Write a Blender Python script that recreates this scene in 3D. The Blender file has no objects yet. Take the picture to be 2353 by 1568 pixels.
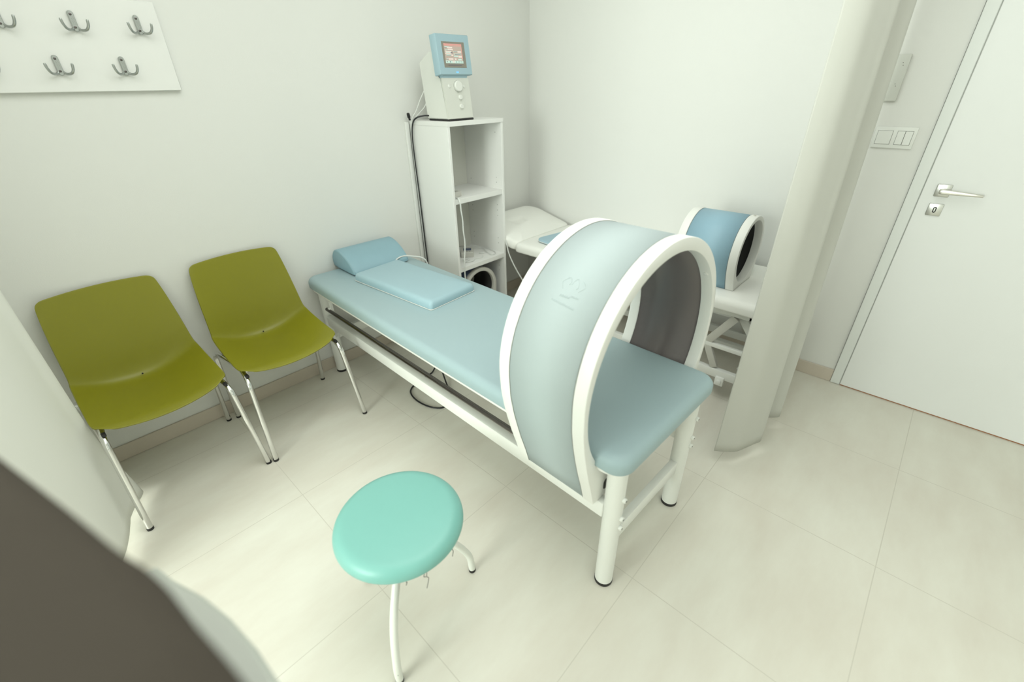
import bpy, bmesh, math, random
from mathutils import Vector, Matrix
random.seed(7)
SC = bpy.context.scene
COL = SC.collection
PI = math.pi

# ------------------------------------------------------------------ materials
def mat(name, col, rough=0.5, metal=0.0, spec=0.5, bump=0.0, bscale=200.0, var=0.0, vscale=3.0, emit=None, estr=0.0, coat=0.0, sheen=0.0):
    m = bpy.data.materials.new(name); m.use_nodes = True
    nt = m.node_tree; b = nt.nodes['Principled BSDF']
    b.inputs['Base Color'].default_value = (*col, 1)
    b.inputs['Roughness'].default_value = rough
    b.inputs['Metallic'].default_value = metal
    b.inputs['Specular IOR Level'].default_value = spec
    if coat: b.inputs['Coat Weight'].default_value = coat
    if sheen: b.inputs['Sheen Weight'].default_value = sheen
    if emit:
        b.inputs['Emission Color'].default_value = (*emit, 1); b.inputs['Emission Strength'].default_value = estr
    tc = nt.nodes.new('ShaderNodeTexCoord')
    if var:
        n = nt.nodes.new('ShaderNodeTexNoise'); n.inputs['Scale'].default_value = vscale; n.inputs['Detail'].default_value = 4
        r = nt.nodes.new('ShaderNodeMapRange'); r.inputs[3].default_value = 1 - var; r.inputs[4].default_value = 1 + var
        mx = nt.nodes.new('ShaderNodeVectorMath'); mx.operation = 'SCALE'; mx.inputs[0].default_value = col
        nt.links.new(tc.outputs['Object'], n.inputs['Vector']); nt.links.new(n.outputs['Fac'], r.inputs[0])
        nt.links.new(r.outputs[0], mx.inputs['Scale']); nt.links.new(mx.outputs[0], b.inputs['Base Color'])
    if bump:
        n2 = nt.nodes.new('ShaderNodeTexNoise'); n2.inputs['Scale'].default_value = bscale; n2.inputs['Detail'].default_value = 3
        bp = nt.nodes.new('ShaderNodeBump'); bp.inputs['Strength'].default_value = bump; bp.inputs['Distance'].default_value = 0.002
        nt.links.new(tc.outputs['Object'], n2.inputs['Vector']); nt.links.new(n2.outputs['Fac'], bp.inputs['Height'])
        nt.links.new(bp.outputs[0], b.inputs['Normal'])
    return m

def floor_mat():
    m = bpy.data.materials.new('stone_tile_floor'); m.use_nodes = True
    nt = m.node_tree; b = nt.nodes['Principled BSDF']; N = nt.nodes.new; L = nt.links.new
    tc = N('ShaderNodeTexCoord'); sep = N('ShaderNodeSeparateXYZ'); L(tc.outputs['Object'], sep.inputs[0])
    def grid(out, off, t=0.6125, w=0.0015):
        a = N('ShaderNodeMath'); a.operation = 'SUBTRACT'; a.inputs[1].default_value = off; L(out, a.inputs[0])
        p = N('ShaderNodeMath'); p.operation = 'PINGPONG'; p.inputs[1].default_value = t / 2; L(a.outputs[0], p.inputs[0])
        c = N('ShaderNodeMath'); c.operation = 'LESS_THAN'; c.inputs[1].default_value = w; L(p.outputs[0], c.inputs[0]); return c
    gx = grid(sep.outputs[0], 1.803); gy = grid(sep.outputs[1], 2.052, 0.608)
    mx = N('ShaderNodeMath'); mx.operation = 'MAXIMUM'; L(gx.outputs[0], mx.inputs[0]); L(gy.outputs[0], mx.inputs[1])
    n1 = N('ShaderNodeTexNoise'); n1.inputs['Scale'].default_value = 2.2; n1.inputs['Detail'].default_value = 6; n1.inputs['Roughness'].default_value = .6
    mp = N('ShaderNodeMapping'); mp.inputs['Scale'].default_value = (1, 2.6, 1); L(tc.outputs['Object'], mp.inputs[0]); L(mp.outputs[0], n1.inputs['Vector'])
    cr = N('ShaderNodeValToRGB'); L(n1.outputs['Fac'], cr.inputs[0])
    cr.color_ramp.elements[0].position = .3; cr.color_ramp.elements[0].color = (*FLOOR_A, 1)
    cr.color_ramp.elements[1].position = .72; cr.color_ramp.elements[1].color = (*FLOOR_B, 1)
    mix = N('ShaderNodeMix'); mix.data_type = 'RGBA'; L(mx.outputs[0], mix.inputs[0]); L(cr.outputs[0], mix.inputs[6]); mix.inputs[7].default_value = (*GROUT, 1)
    L(mix.outputs[2], b.inputs['Base Color'])
    b.inputs['Roughness'].default_value = .42; b.inputs['Specular IOR Level'].default_value = .35
    bp = N('ShaderNodeBump'); bp.inputs['Strength'].default_value = .25; bp.inputs['Distance'].default_value = .001; bp.invert = True
    L(mx.outputs[0], bp.inputs['Height']); L(bp.outputs[0], b.inputs['Normal'])
    return m

def curtain_mat(name, col, trans):
    m = bpy.data.materials.new(name); m.use_nodes = True
    nt = m.node_tree; N = nt.nodes.new; L = nt.links.new
    out = nt.nodes['Material Output']; b = nt.nodes['Principled BSDF']
    b.inputs['Base Color'].default_value = (*col, 1); b.inputs['Roughness'].default_value = .9; b.inputs['Specular IOR Level'].default_value = .1
    t = N('ShaderNodeBsdfTranslucent'); t.inputs['Color'].default_value = (*col, 1)
    mx = N('ShaderNodeMixShader'); mx.inputs[0].default_value = trans
    L(b.outputs[0], mx.inputs[1]); L(t.outputs[0], mx.inputs[2]); L(mx.outputs[0], out.inputs['Surface'])
    tc = N('ShaderNodeTexCoord'); n = N('ShaderNodeTexNoise'); n.inputs['Scale'].default_value = 500
    bp = N('ShaderNodeBump'); bp.inputs['Strength'].default_value = .15; bp.inputs['Distance'].default_value = .001
    L(tc.outputs['Object'], n.inputs['Vector']); L(n.outputs['Fac'], bp.inputs['Height']); L(bp.outputs[0], b.inputs['Normal'])
    return m

FLOOR_A = (.715, .675, .59); FLOOR_B = (.80, .785, .70); GROUT = (.64, .61, .53)
M = {}
M['wall'] = mat('wall_paint', (.80, .80, .765), .85, spec=.12, bump=.12, bscale=260)
M['ceil'] = mat('ceiling_paint', (.90, .90, .88), .9, spec=.1)
M['floor'] = floor_mat()
M['base'] = mat('baseboard_tile', (.64, .57, .48), .45, var=.06, vscale=5)
M['door'] = mat('door_white', (.84, .85, .83), .6, spec=.15)
M['doorframe'] = mat('door_frame_white', (.80, .82, .79), .55, spec=.2)
M['seam'] = mat('dark_seam', (.22, .22, .2), .7)
M['seam_l'] = mat('pale_seam', (.45, .46, .43), .7)
M['hook'] = mat('hook_steel', (.46, .48, .47), .28, metal=1)
M['emboss'] = mat('emboss_pale_blue', (.46, .525, .53), .65, spec=.12)
M['arm'] = mat('armrest_grey', (.50, .52, .47), .6)
M['wood'] = mat('threshold_wood', (.42, .17, .07), .5)
M['plast'] = mat('white_plastic', (.82, .83, .79), .35)
M['greyplast'] = mat('grey_plastic', (.66, .67, .62), .5)
M['steel'] = mat('brushed_steel', (.60, .60, .57), .32, metal=1)
M['satin'] = mat('satin_handle', (.72, .70, .66), .3, metal=1)
M['chrome'] = mat('chrome', (.78, .78, .77), .12, metal=1)
M['dkchrome'] = mat('rail_chrome', (.13, .12, .115), .24, metal=1)
M['black'] = mat('black_rubber', (.015, .014, .014), .55)
M['cable_k'] = mat('black_cable', (.014, .014, .016), .4)
M['cable_w'] = mat('white_cable', (.72, .73, .70), .45)
M['cable_g'] = mat('grey_cable', (.42, .41, .37), .5)
M['green'] = mat('olive_green_plastic', (.24, .232, .012), .34, spec=.45, bump=.10, bscale=900)
M['blue'] = mat('pale_blue_vinyl', (.355, .47, .495), .48, bump=.15, bscale=700)
M['blue_bol'] = mat('blue_vinyl_bolster', (.265, .425, .49), .5, bump=.15, bscale=700, var=.05, vscale=14)
M['blue_pad'] = mat('blue_vinyl_pad', (.355, .51, .565), .48, bump=.15, bscale=700)
M['arch_blue'] = mat('arch_pale_blue', (.44, .505, .51), .7, spec=.12)
M['small_blue'] = mat('small_tube_blue', (.30, .475, .58), .5)
M['dev_blue'] = mat('console_blue', (.36, .51, .57), .5)
M['flat_blue'] = mat('flat_pad_blue', (.40, .57, .66), .55)
M['white'] = mat('white_enamel', (.86, .87, .83), .32)
M['ring'] = mat('ring_off_white', (.85, .85, .81), .42)
M['ring_grey'] = mat('ring_greyish', (.60, .59, .54), .45)
M['liner'] = mat('dark_liner', (.165, .145, .145), .30)
M['liner_k'] = mat('black_liner', (.010, .010, .010), .6)
M['lam'] = mat('white_laminate', (.85, .85, .82), .5, spec=.25)
M['lam_b'] = mat('white_laminate_back', (.72, .72, .66), .6)
M['sheet'] = mat('white_sheet', (.91, .91, .86), .85, spec=.15, bump=.2, bscale=60)
M['teal'] = mat('mint_vinyl', (.215, .49, .44), .38, bump=.06, bscale=900)
M['stoolw'] = mat('stool_white_enamel', (.82, .84, .78), .3)
M['chip'] = mat('chipped_paint', (.12, .11, .1), .7)
M['dark'] = mat('dark_upholstery', (.064, .054, .043), .85, spec=.15, bump=.1, bscale=300)
M['console'] = mat('console_off_white', (.76, .77, .72), .45)
M['console_f'] = mat('console_front', (.68, .69, .63), .5)
M['bezel'] = mat('screen_bezel', (.26, .24, .20), .4)
M['scr_bg'] = mat('screen_tan', (.05, .05, .05), .4, emit=(.66, .54, .42), estr=.85)
M['scr_red'] = mat('screen_red', (.05, .05, .05), .4, emit=(.92, .42, .34), estr=.9)
M['scr_mint'] = mat('screen_mint', (.05, .05, .05), .4, emit=(.62, .86, .72), estr=1.05)
M['scr_pink'] = mat('screen_pink', (.05, .05, .05), .4, emit=(.95, .82, .70), estr=1.0)
M['scr_dark'] = mat('screen_dark', (.05, .05, .05), .4, emit=(.25, .24, .28), estr=.6)
M['led'] = mat('blue_led', (.05, .1, .3), .3, emit=(.10, .42, 1.0), estr=2.2)
M['navy'] = mat('display_navy', (.06, .085, .16), .35)
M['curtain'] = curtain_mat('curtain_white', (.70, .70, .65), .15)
M['curtain_l'] = curtain_mat('curtain_white_lit', (.84, .84, .80), .3)  # paler copy of the curtain white, its lit look put into the colour
M['glass'] = mat('window_glass', (1, 1, 1), .02)
g_ = M['glass'].node_tree; gl = g_.nodes.new('ShaderNodeBsdfTransparent'); gl.inputs[0].default_value = (.96, .98, .96, 1)
g_.links.new(gl.outputs[0], g_.nodes['Material Output'].inputs['Surface'])

# ------------------------------------------------------------------ mesh helpers
def BM(): return bmesh.new()

def box(bm, c, s, bev=0.0, seg=2, rot=None):
    r = bmesh.ops.create_cube(bm, size=1.0)
    vs = r['verts']
    bmesh.ops.scale(bm, vec=Vector(s), verts=vs)
    if bev:
        es = list({e for v in vs for e in v.link_edges})
        rb = bmesh.ops.bevel(bm, geom=es, offset=bev, segments=seg, affect='EDGES', profile=.5)
        vs = list({v for f in rb['faces'] for v in f.verts} | {v for v in vs if v.is_valid})
    if rot is not None: bmesh.ops.rotate(bm, cent=(0, 0, 0), matrix=rot, verts=vs)
    bmesh.ops.translate(bm, vec=Vector(c), verts=vs)
    return vs

def box2(bm, a, b, bev=0.0, seg=2):
    a = Vector(a); b = Vector(b)
    return box(bm, (a + b) / 2, [abs(b[i] - a[i]) for i in range(3)], bev, seg)

def tube(bm, pts, r, seg=14, caps=True):
    """round tube along a polyline; r is a number or one radius per point"""
    pts = [Vector(p) for p in pts]; n = len(pts)
    rs = r if isinstance(r, (list, tuple)) else [r] * n
    rings = []; up = None
    for i, p in enumerate(pts):
        t = (pts[min(i + 1, n - 1)] - pts[max(i - 1, 0)]).normalized()
        if up is None:
            up = Vector((0, 0, 1)) if abs(t.z) < .9 else Vector((1, 0, 0))
        side = t.cross(up)
        if side.length < 1e-5: side = t.orthogonal()
        side.normalize(); up = side.cross(t).normalized()
        rings.append([bm.verts.new(p + (side * math.cos(a) + up * math.sin(a)) * rs[i]) for a in [2 * PI * k / seg for k in range(seg)]])
    for i in range(n - 1):
        for k in range(seg):
            bm.faces.new((rings[i][k], rings[i][(k + 1) % seg], rings[i + 1][(k + 1) % seg], rings[i + 1][k]))
    if caps:
        bm.faces.new(rings[0][::-1]); bm.faces.new(rings[-1])

def smooth_pts(pts, n=8):
    """Catmull-Rom through the points"""
    P = [Vector(p) for p in pts]; P = [P[0] * 2 - P[1]] + P + [P[-1] * 2 - P[-2]]
    out = []
    for i in range(1, len(P) - 2):
        a, b, c, d = P[i - 1], P[i], P[i + 1], P[i + 2]
        for k in range(n):
            t = k / n
            out.append(.5 * ((2 * b) + (c - a) * t + (2 * a - 5 * b + 4 * c - d) * t * t + (3 * b - a - 3 * c + d) * t ** 3))
    out.append(P[-2]); return out

def fillet(pts, rad, n=6):
    P = [Vector(p) for p in pts]; out = [P[0]]
    for i in range(1, len(P) - 1):
        a = (P[i - 1] - P[i]); b = (P[i + 1] - P[i]); r = min(rad, a.length * .49, b.length * .49)
        p0 = P[i] + a.normalized() * r; p1 = P[i] + b.normalized() * r
        for k in range(n + 1):
            t = k / n; out.append(p0 * (1 - t) ** 2 + P[i] * 2 * t * (1 - t) + p1 * t * t)
    out.append(P[-1]); return out

def cyl(bm, c, r, h, axis='z', seg=24, bev=0.0):
    d = {'x': Vector((1, 0, 0)), 'y': Vector((0, 1, 0)), 'z': Vector((0, 0, 1))}[axis]
    c = Vector(c)
    if bev:
        tube(bm, [c - d * h / 2, c - d * (h / 2 - bev * .3), c - d * (h / 2 - bev), c + d * (h / 2 - bev), c + d * (h / 2 - bev * .3), c + d * h / 2],
             [r - bev, r - bev * .3, r, r, r - bev * .3, r - bev], seg)
    else: tube(bm, [c - d * h / 2, c + d * h / 2], r, seg)

def rrect(hw, hl, r, n=6):
    """rounded rectangle loop, centred, ccw"""
    r = max(min(r, hw - 1e-4, hl - 1e-4), 1e-4); pts = []
    for cx, cy, a0 in ((hw - r, hl - r, 0), (-hw + r, hl - r, PI / 2), (-hw + r, -hl + r, PI), (hw - r, -hl + r, 3 * PI / 2)):
        for k in range(n + 1):
            a = a0 + PI / 2 * k / n; pts.append((cx + r * math.cos(a), cy + r * math.sin(a)))
    return pts

def loft(bm, loops, cap0=True, cap1=True):
    rings = [[bm.verts.new(p) for p in lp] for lp in loops]; n = len(rings[0])
    for a, b in zip(rings, rings[1:]):
        for k in range(n): bm.faces.new((a[k], a[(k + 1) % n], b[(k + 1) % n], b[k]))
    if cap0: bm.faces.new(rings[0][::-1])
    if cap1: bm.faces.new(rings[-1])
    return rings

def cushion(bm, w, l, h, rc, re, rb=None, crown=0.0, z0=0.0, n=6):
    """upholstered slab centred in xy, base at z0: plan corner radius rc, top edge radius re, bottom edge radius rb"""
    rb = re * .5 if rb is None else rb
    prof = []
    for k in range(5):
        a = PI / 2 * k / 4; prof.append((rb * (1 - math.sin(a)), z0 + rb * (1 - math.cos(a))))
    for k in range(7):
        a = PI / 2 * k / 6; prof.append((re * (1 - math.cos(a)), z0 + h - re * (1 - math.sin(a))))
    loops = [[(x, y, z) for x, y in rrect(w / 2 - i, l / 2 - i, rc - i * .6, n)] for i, z in prof]
    if crown:
        for f, dz in ((.8, .45), (.5, .85), (.2, 1.0)):
            i = re
            loops.append([(x * f, y * f, z0 + h + crown * dz) for x, y in rrect(w / 2 - i, l / 2 - i, rc - i * .6, n)])
    loft(bm, loops)

def prism(bm, poly, axis, a, b):
    """closed polygon (2D) extruded along axis from a to b. 2D coords fill the other two axes in order"""
    def P(u, v, t):
        return {'x': (t, u, v), 'y': (u, t, v), 'z': (u, v, t)}[axis]
    loft(bm, [[P(u, v, a) for u, v in poly], [P(u, v, b) for u, v in poly]])

def obj(name, bm, m, parent=None, loc=None, world=False, smooth=True, angle=38, bev=None, mods=None):
    """world=True: geometry was made in world coordinates, moved to sit relative to loc / the parent's origin"""
    org = Vector(loc) if loc is not None else (Vector(parent['_org']) if (parent is not None and '_org' in parent.keys()) else Vector((0, 0, 0)))
    if world: bmesh.ops.translate(bm, vec=-org, verts=bm.verts[:])
    bmesh.ops.recalc_face_normals(bm, faces=bm.faces[:])
    me = bpy.data.meshes.new(name); bm.to_mesh(me); bm.free()
    ms = m if isinstance(m, (list, tuple)) else [m]
    for x in ms: me.materials.append(x)
    if smooth: me.shade_smooth(); me.set_sharp_from_angle(angle=math.radians(angle))
    o = bpy.data.objects.new(name, me); COL.objects.link(o)
    if parent is not None: o.parent = parent
    if loc is not None and parent is None: o.location = loc
    return o

def thing(name, label, cat, loc=(0, 0, 0), rotz=0.0, group=None):
    o = bpy.data.objects.new(name, None); COL.objects.link(o); o.empty_display_size = .05
    o.location = loc; o.rotation_euler = (0, 0, rotz); o['label'] = label; o['category'] = cat; o['_org'] = tuple(loc)
    if group: o['group'] = group
    return o
def tag(o, label, cat, group=None):
    o['label'] = label; o['category'] = cat
    if group: o['group'] = group
    return o
def struct(o): o['kind'] = 'structure'; return o

def dup(root, loc, rotz, label):
    r = root.copy(); COL.objects.link(r); r.location = loc; r.rotation_euler = (0, 0, rotz); r['label'] = label
    for ch in list(root.children):
        c = ch.copy(); COL.objects.link(c); c.parent = r
        for g in ch.children:
            d = g.copy(); COL.objects.link(d); d.parent = c
    return r

# ------------------------------------------------------------------ the room (x: away from the door wall, y: away from the left wall)
RX, RY, RZ = 5.8, 3.9, 2.6
def slab(name, a, b, m):
    bm = BM(); box2(bm, a, b); return struct(obj(name, bm, m, smooth=False))
slab('floor', (-.12, -.12, -.1), (RX + .12, RY + .12, 0), M['floor'])
slab('ceiling', (-.12, -.12, RZ), (RX + .12, RY + .12, RZ + .1), M['ceil'])
slab('wall_left', (0, -.12, 0), (RX, 0, RZ), M['wall'])
slab('wall_back', (-.12, -.12, 0), (0, RY + .12, RZ), M['wall'])
slab('wall_right', (0, RY, 0), (RX, RY + .12, RZ), M['wall'])
WY0, WY1, WZ0, WZ1 = .80, 2.50, .80, 2.40
bm = BM()
box2(bm, (RX, -.12, 0), (RX + .12, RY + .12, WZ0)); box2(bm, (RX, -.12, WZ1), (RX + .12, RY + .12, RZ))
box2(bm, (RX, -.12, WZ0), (RX + .12, WY0, WZ1)); box2(bm, (RX, WY1, WZ0), (RX + .12, RY + .12, WZ1))
struct(obj('wall_front', bm, M['wall'], smooth=False))
win = bpy.data.objects.new('window_1', None); COL.objects.link(win); struct(win); win.location = (RX + .05, (WY0 + WY1) / 2, WZ0); win['_org'] = tuple(win.location)
bm = BM(); t = .05; x0, x1 = RX + .02, RX + .08
box2(bm, (x0, WY0, WZ0), (x1, WY1, WZ0 + t)); box2(bm, (x0, WY0, WZ1 - t), (x1, WY1, WZ1))
for y in (WY0, (WY0 + WY1) / 2 - t / 2, WY1 - t): box2(bm, (x0, y, WZ0 + t), (x1, y + t, WZ1 - t))
obj('window_frame', bm, M['white'], win, world=True, smooth=False)
for a, b in ((WY0 + t, (WY0 + WY1) / 2 - t / 2), ((WY0 + WY1) / 2 + t / 2, WY1 - t)):
    bm = BM(); box2(bm, (RX + .047, a, WZ0 + t), (RX + .053, b, WZ1 - t)); obj('pane', bm, M['glass'], win, world=True, smooth=False)
bm = BM(); box2(bm, (0, 0, 0), (RX, .011, .076), .002, 1); struct(obj('baseboard_left', bm, M['base'], smooth=False))
bm = BM(); box2(bm, (0, .011, 0), (.011, 2.283, .076), .002, 1); struct(obj('baseboard_back', bm, M['base'], smooth=False))

# door on the back wall
DY0, DY1, DY2, DH = 2.284, 2.331, 3.13, 2.02
dr = bpy.data.objects.new('door_1', None); COL.objects.link(dr); struct(dr); dr.location = (0, (DY1 + DY2) / 2, 0); dr['_org'] = tuple(dr.location)
bm = BM(); box2(bm, (0, DY0, .002), (.016, DY1 - .0035, DH + .05), .002, 1); box2(bm, (0, DY2 + .0035, .002), (.016, DY2 + .05, DH + .05), .002, 1)
box2(bm, (0, DY1 - .0035, DH + .0035), (.016, DY2 + .0035, DH + .05), .002, 1)
obj('door_frame', bm, M['doorframe'], dr, world=True, smooth=False)
bm = BM(); box2(bm, (0, DY0 - .0022, .001), (.004, DY0, DH + .05)); obj('shadow_gap', bm, M['seam'], dr, world=True, smooth=False)
bm = BM(); box2(bm, (0, DY1 - .0035, .001), (.011, DY2 + .0035, DH + .0035)); obj('rebate', bm, M['seam_l'], dr, world=True, smooth=False)
bm = BM(); box2(bm, (.002, DY1, .007), (.018, DY2, DH), .0015, 1); obj('door_leaf', bm, M['door'], dr, world=True, smooth=False)
bm = BM(); box2(bm, (0, DY1, 0), (.012, DY2, .007)); obj('threshold', bm, M['wood'], dr, world=True, smooth=False)
bm = BM(); box2(bm, (.018, 2.372, 1.039), (.026, 2.4235, 1.0915), .004, 2); hp = obj('handle_plate', bm, M['steel'], dr, world=True); hp['label'] = 'square satin steel rosette'
bm = BM(); tube(bm, [(.020, 2.398, 1.066), (.050, 2.398, 1.066)], .0095, 16)
loops = []
for yy, hh, dd in ((2.386, .008, .008), (2.388, .0095, .009), (2.40, .0100, .009), (2.45, .0085, .0075), (2.50, .0065, .006), (2.526, .0055, .005), (2.528, .0045, .004)):
    loops.append([(.058 + x, yy, 1.066 - (yy - 2.39) * .02 + z) for x, z in rrect(dd, hh, .005, 4)])
loft(bm, loops); lv = obj('lever', bm, M['satin'], dr, world=True); lv['label'] = 'tapered satin metal lever handle'
bm = BM(); box2(bm, (.018, 2.372, .958), (.025, 2.423, 1.010), .003, 2); lp_ = obj('lock_plate', bm, M['steel'], dr, world=True)
bm = BM(); loft(bm, [[(x_, 2.3975 + a, .984 + b) for a, b in rrect(.006, .0125, .006, 6)] for x_ in (.024, .0256)])
obj('keyhole', bm, M['black'], lp_, loc=dr.location, world=True)
bm = BM(); loft(bm, [[(x_, 2.3975 + a, .984 + b) for a, b in rrect(.0022, .008, .002, 4)] for x_ in (.0245, .0262)]); obj('key_core', bm, M['steel'], lp_, loc=dr.location, world=True)

# light switch frame, grey wall panel
t = thing('light_switch', 'white double light switch plate on the wall beside the door', 'light switch', (0, 2.16, 1.262))
bm = BM(); box2(bm, (.0, 2.0845, 1.2185), (.008, 2.2345, 1.3055), .002, 2); obj('switch_frame', bm, M['plast'], t, world=True)
for a, b in ((2.0965, 2.150), (2.1675, 2.1935), (2.195, 2.2215)):
    bm = BM(); box2(bm, (.004, a - .0012, 1.2335), (.0083, b + .0012, 1.2900)); k = obj('gap', bm, M['seam'], t, world=True, smooth=False)
    bm = BM(); box2(bm, (.004, a, 1.2347), (.0108, b, 1.2888), .001, 1); obj('rocker', bm, M['plast'], t, world=True)
t = thing('wall_panel', 'grey rectangular plastic panel on the wall above the light switch, half behind the curtain', 'panel', (0, 2.06, 1.49))
bm = BM(); box2(bm, (0, 1.995, 1.405), (.014, 2.119, 1.578), .003, 2); obj('cover', bm, M['greyplast'], t, world=True)
for y, z in ((2.098, 1.548), (2.101, 1.538), (2.100, 1.462), (2.096, 1.470)):
    bm = BM(); cyl(bm, (.0143, y, z), .0016, .002, 'x', 10); obj('screw', bm, M['seam'], t, world=True)

# ------------------------------------------------------------------ coat rack
t = thing('coat_rack', 'white board with double metal coat hooks on the left wall', 'coat rack', (2.55, 0, 1.64))
bm = BM(); box2(bm, (2.153, 0, 1.4975), (3.0, .020, 1.784), .002, 1); obj('board', bm, M['lam'], t, world=True)
def hook_bm():
    bm = BM()
    out = rrect(.0090, .0305, .0090, 6)
    loft(bm, [[(x, y, z) for x, z in [(a * f, b * f2) for a, b in out]] for y, f, f2 in ((0, .95, .98), (.004, 1, 1), (.008, .93, .985), (.0105, .7, .95))])
    for s in (-1, 1):
        pts = smooth_pts([(s * .005, .006, -.019), (s * .014, .013, -.026), (s * .026, .024, -.024), (s * .033, .033, -.012), (s * .0355, .036, .005)], 6)
        tube(bm, pts, [.0042] * (len(pts) - 3) + [.0042, .0040, .0030], 10)
    return bm
hk0 = None
for x, z in ((2.225, 1.7085), (2.409, 1.7085), (2.593, 1.7085), (2.777, 1.7085), (2.316, 1.5785), (2.500, 1.5785), (2.684, 1.5785), (2.868, 1.5785)):
    if hk0 is None:
        hk0 = obj('hook', hook_bm(), M['hook'], t); kids = []
        for dz in (.0195, -.0175):
            bm = BM(); cyl(bm, (.001, .0108, dz), .0040, .003, 'y', 12, .0008); kids.append(obj('screw', bm, M['dkchrome'], hk0))
        for i in range(5):
            pass
        bm = BM()
        for i in range(6):
            for sx in (-.0035, .0015): cyl(bm, (sx, .0106, .0115 - i * .0042), .0007, .0012, 'y', 6)
        kids.append(obj('dimples', bm, M['seam'], hk0))
        h = hk0
    else:
        h = hk0.copy(); COL.objects.link(h); h.parent = t
        for k in kids: c = k.copy(); COL.objects.link(c); c.parent = h
    h.location = Vector((x, .020, z)) - Vector(t['_org'])

# ------------------------------------------------------------------ green chairs (local: x sideways, +y front, origin on the floor under the back edge line)
def chair_shell():
    bm = BM()
    # centre-line profile (y, z), half width, edge lift in y/z
    prof = [(.490, .416, .222), (.474, .424, .224), (.44, .426, .226), (.38, .421, .226), (.30, .414, .226), (.22, .410, .225), (.155, .410, .223),
            (.116, .415, .221), (.094, .432, .218), (.083, .470, .216), (.074, .54, .213), (.064, .60, .210), (.052, .665, .206), (.039, .735, .201), (.027, .793, .195), (.021, .822, .191)]
    lift = [0, .04, .12, .28, .50, .72, .90, 1.0, 1.0, .86, .62, .42, .24, .10, .02, 0]
    n = 24; rows = []
    m = len(prof)
    for i, (y, z, hw) in enumerate(prof):
        a = prof[max(i - 1, 0)]; b = prof[min(i + 1, m - 1)]
        t = Vector((0, b[0] - a[0], b[1] - a[1])).normalized(); nrm = Vector((0, t.z, -t.y))    # towards the sitter
        if nrm.z < 0 and i < 6: nrm = -nrm
        if i >= 6 and nrm.y < 0: nrm = -nrm
        f = i / (m - 1)
        cup = .016 + .014 * math.exp(-((f - .55) / .25) ** 2)
        row = []
        for k in range(n + 1):
            u = -1 + 2 * k / n
            w = hw
            # rounded corners at both ends
            if f < .15: w = hw - .022 * (1 - f / .15) ** 2
            p = Vector((u * w, y, z)) + nrm * (cup * abs(u) ** 2.2) + Vector((0, .012, .058)) * (lift[i] * u * u)
            # rounded top corners / slight arch of the top edge
            if f > .80:
                g = (f - .80) / .20
                p.z -= g * (.012 * u * u + .011 * max(0, (abs(u) - .88) / .12) ** 2)
            if f < .2:
                g = 1 - f / .2
                p.y -= g * (.028 * u * u + .014 * max(0, (abs(u) - .86) / .14) ** 2); p.z += g * .010 * u * u
            row.append(bm.verts.new(p))
        rows.append(row)
    for i in range(m - 1):
        for k in range(n): bm.faces.new((rows[i][k], rows[i][k + 1], rows[i + 1][k + 1], rows[i + 1][k]))
    return bm
def make_chair(label):
    t = thing('stacking_chair', label, 'chair', group='green chairs along the left wall')
    sh = obj('seat_shell', chair_shell(), M['green'], t, angle=80)
    sub = sh.modifiers.new('sub', 'SUBSURF'); sub.levels = 2; sub.render_levels = 2
    so = sh.modifiers.new('thick', 'SOLIDIFY'); so.thickness = .006; so.offset = -1
    bv = sh.modifiers.new('bev', 'BEVEL'); bv.width = .0018; bv.segments = 2; bv.limit_method = 'ANGLE'
    bm = BM(); cyl(bm, (0, .113, .4325), .0032, .003, 'y', 10); obj('screw', bm, M['black'], sh)
    for s in (-1, 1):
        xo, xf = .233 * s, .231 * s
        bm = BM(); pts = fillet([(xf, .546, .006), (s * .212, .478, .402), (s * .203, .40, .418), (s * .205, .30, .412)], .05, 8)
        tube(bm, pts, .0110, 14); l = obj('leg', bm, M['chrome'], t)
        bm = BM(); tube(bm, [(xf, .5465, 0), (xf, .5455, .010)], .0118, 14); obj('foot_cap', bm, M['black'], l)
        bm = BM(); box(bm, (s * .205, .458, .4185), (.014, .022, .012), .003); obj('spacer', bm, M['black'], l)
        bm = BM(); pts = fillet([(xo, .074, .006), (s * .234, .118, .412), (s * .228, .19, .428), (s * .205, .30, .412)], .05, 8)
        tube(bm, pts, .0110, 14); l = obj('leg', bm, M['chrome'], t)
        bm = BM(); tube(bm, [(xo, .074, 0), (xo, .075, .010)], .0118, 14); obj('foot_cap', bm, M['black'], l)
    bm = BM(); tube(bm, [(-.206, .30, .398), (.206, .30, .398)], .010, 12); tube(bm, [(-.206, .38, .402), (.206, .38, .402)], .008, 12); obj('cross_bar', bm, M['chrome'], t)
    return t
ch = make_chair('green plastic chair on chrome legs standing next to the blue treatment table')
ch.location = (2.176, 0, 0)
dup(ch, (2.689, 0, 0), math.radians(2.3), 'green plastic chair on chrome legs standing against the white curtain')

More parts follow.
